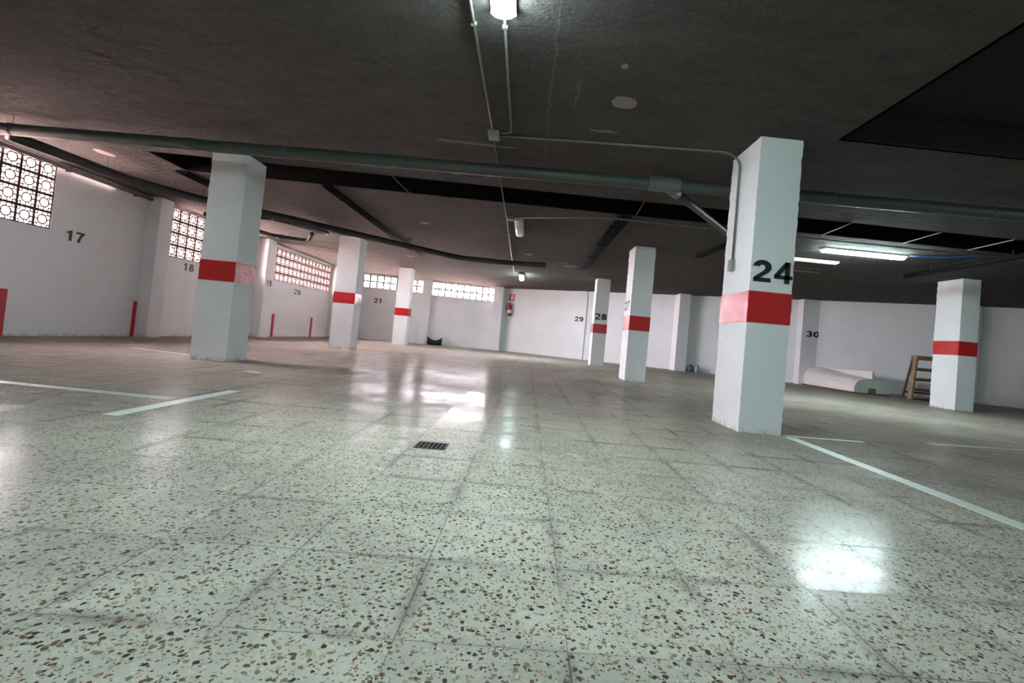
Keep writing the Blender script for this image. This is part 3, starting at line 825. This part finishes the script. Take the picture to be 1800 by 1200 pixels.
bm.faces.new(rings[-1])
obj('hull', bm, M['gelcoat'], t, True)
bm = bmesh.new(); s = 0; fr, bk = [], []
for j in range(NC+1):
    a = math.pi*j/NC; ca, sa = math.cos(a), math.sin(a)
    x = -math.copysign(abs(ca)**.72, ca)*(half(0)-.004); z = .035+abs(sa)**.62*(depth(0)-.004)
    fr.append(bm.verts.new((x, -.012, z))); bk.append(bm.verts.new((x, .015, z)))
bm.faces.new(fr); bm.faces.new(bk[::-1])
for k in range(NC+1):
    q = (k+1) % (NC+1); bm.faces.new((fr[k], fr[q], bk[q], bk[k]))
obj('transom', bm, M['gelgreen'], t)
bm = bmesh.new(); pts_l = []
for i in range(NS+1):
    s = i/NS*.995; pts_l.append((-(half(s)+.012), s*BL, .022))
rim_pts = pts_l + [(-x, y, z) for x, y, z in pts_l[::-1]]
tube(bm, rim_pts, .022, 8); obj('gunwale', bm, M['rim'], t, True)
bm = bmesh.new(); tube(bm, [(-half(0)-.01, -.01, .018), (half(0)+.01, -.01, .018)], .018, 8); obj('transom_rim', bm, M['rim'], t, True)
bm = bmesh.new()
q = [(-.14, .012), (.14, .012), (.09, .175), (-.09, .175)]
a_ = [bm.verts.new((x, -.035, z)) for x, z in q]; b_ = [bm.verts.new((x, -.010, z)) for x, z in q]
bm.faces.new(a_); bm.faces.new(b_[::-1])
for k in range(4): bm.faces.new((a_[k], a_[(k+1) % 4], b_[(k+1) % 4], b_[k]))
obj('motor_plate', bm, M['ply'], t)
for sx in (-.36, .40): obj('eye_bolt', tb([(sx, -.012, .09), (sx, -.03, .09), (sx, -.03, .05)], .006, 6), M['rubber'], t)
bm = bmesh.new()      # box-like skeg standing on the keel
q = [(.10, .42), (2.05, .60), (1.95, .635), (.10, .665)]
a_ = [bm.verts.new((.10-.03, y, z)) for y, z in q]; b_ = [bm.verts.new((.10+.03, y, z)) for y, z in q]
bm.faces.new(a_); bm.faces.new(b_[::-1])
for k in range(4): bm.faces.new((a_[k], a_[(k+1) % 4], b_[(k+1) % 4], b_[k]))
obj('skeg', bm, M['gelcoat'], t, False, .008)
obj('spray_rail', tb([(-half(.05)*.93, .05, .20), (-half(.2)*.96, .2*BL, .27), (-half(.34)*.96, .34*BL, .33)], .012, 8), M['gelcoat'], t, True)

# ---------------------------------------------------------------- wooden stepladder
t = thing('wooden_stepladder', 'old wooden stepladder standing half hidden behind the rightmost pillar', 'ladder', (11.02, 11.86, 0))
LH = 1.22
def board(p, q, w, d, m, name, parent):
    p, q = Vector(p), Vector(q); ax = (q-p).normalized(); yv = Vector((0, 1, 0)); xv = yv.cross(ax).normalized(); yv = ax.cross(xv)
    bm = bmesh.new(); Lq = (q-p).length
    M4 = Matrix(((xv.x, yv.x, ax.x, p.x), (xv.y, yv.y, ax.y, p.y), (xv.z, yv.z, ax.z, p.z), (0, 0, 0, 1)))
    box(bm, -w/2, w/2, -d/2, d/2, 0, Lq, mtx=M4)
    return obj(name, bm, m, parent, False, .003)
for s in (-1, 1):
    board((s*.54, 0, 0), (s*.31, .16, LH-.03), .06, .13, M['wood'], 'rail', t)
    board((s*.52, .30, 0), (s*.30, .27, LH-.05), .045, .05, M['darkwood'], 'rear_leg', t)
for k, z in enumerate((.04, .28, .56, .84)):
    f_ = z/LH; hw = .54-.23*f_; yy = .16*f_
    obj('tread', bx(-hw, hw, yy-.05, yy+.06, z, z+.048), M['wood'], t, False, .003)
    obj('riser', bx(-hw, hw, yy+.035, yy+.055, z-.04, z), M['darkwood'], t, False, .002)
obj('top_step', bx(-.34, .40, .10, .32, LH-.035, LH), M['wood'], t, False, .004)
obj('apron', bx(-.31, .31, .115, .135, LH-.12, LH-.035), M['wood'], t, False, .003)
obj('rear_brace', bx(-.42, .42, .32, .345, .16, .21), M['darkwood'], t, False, .003)
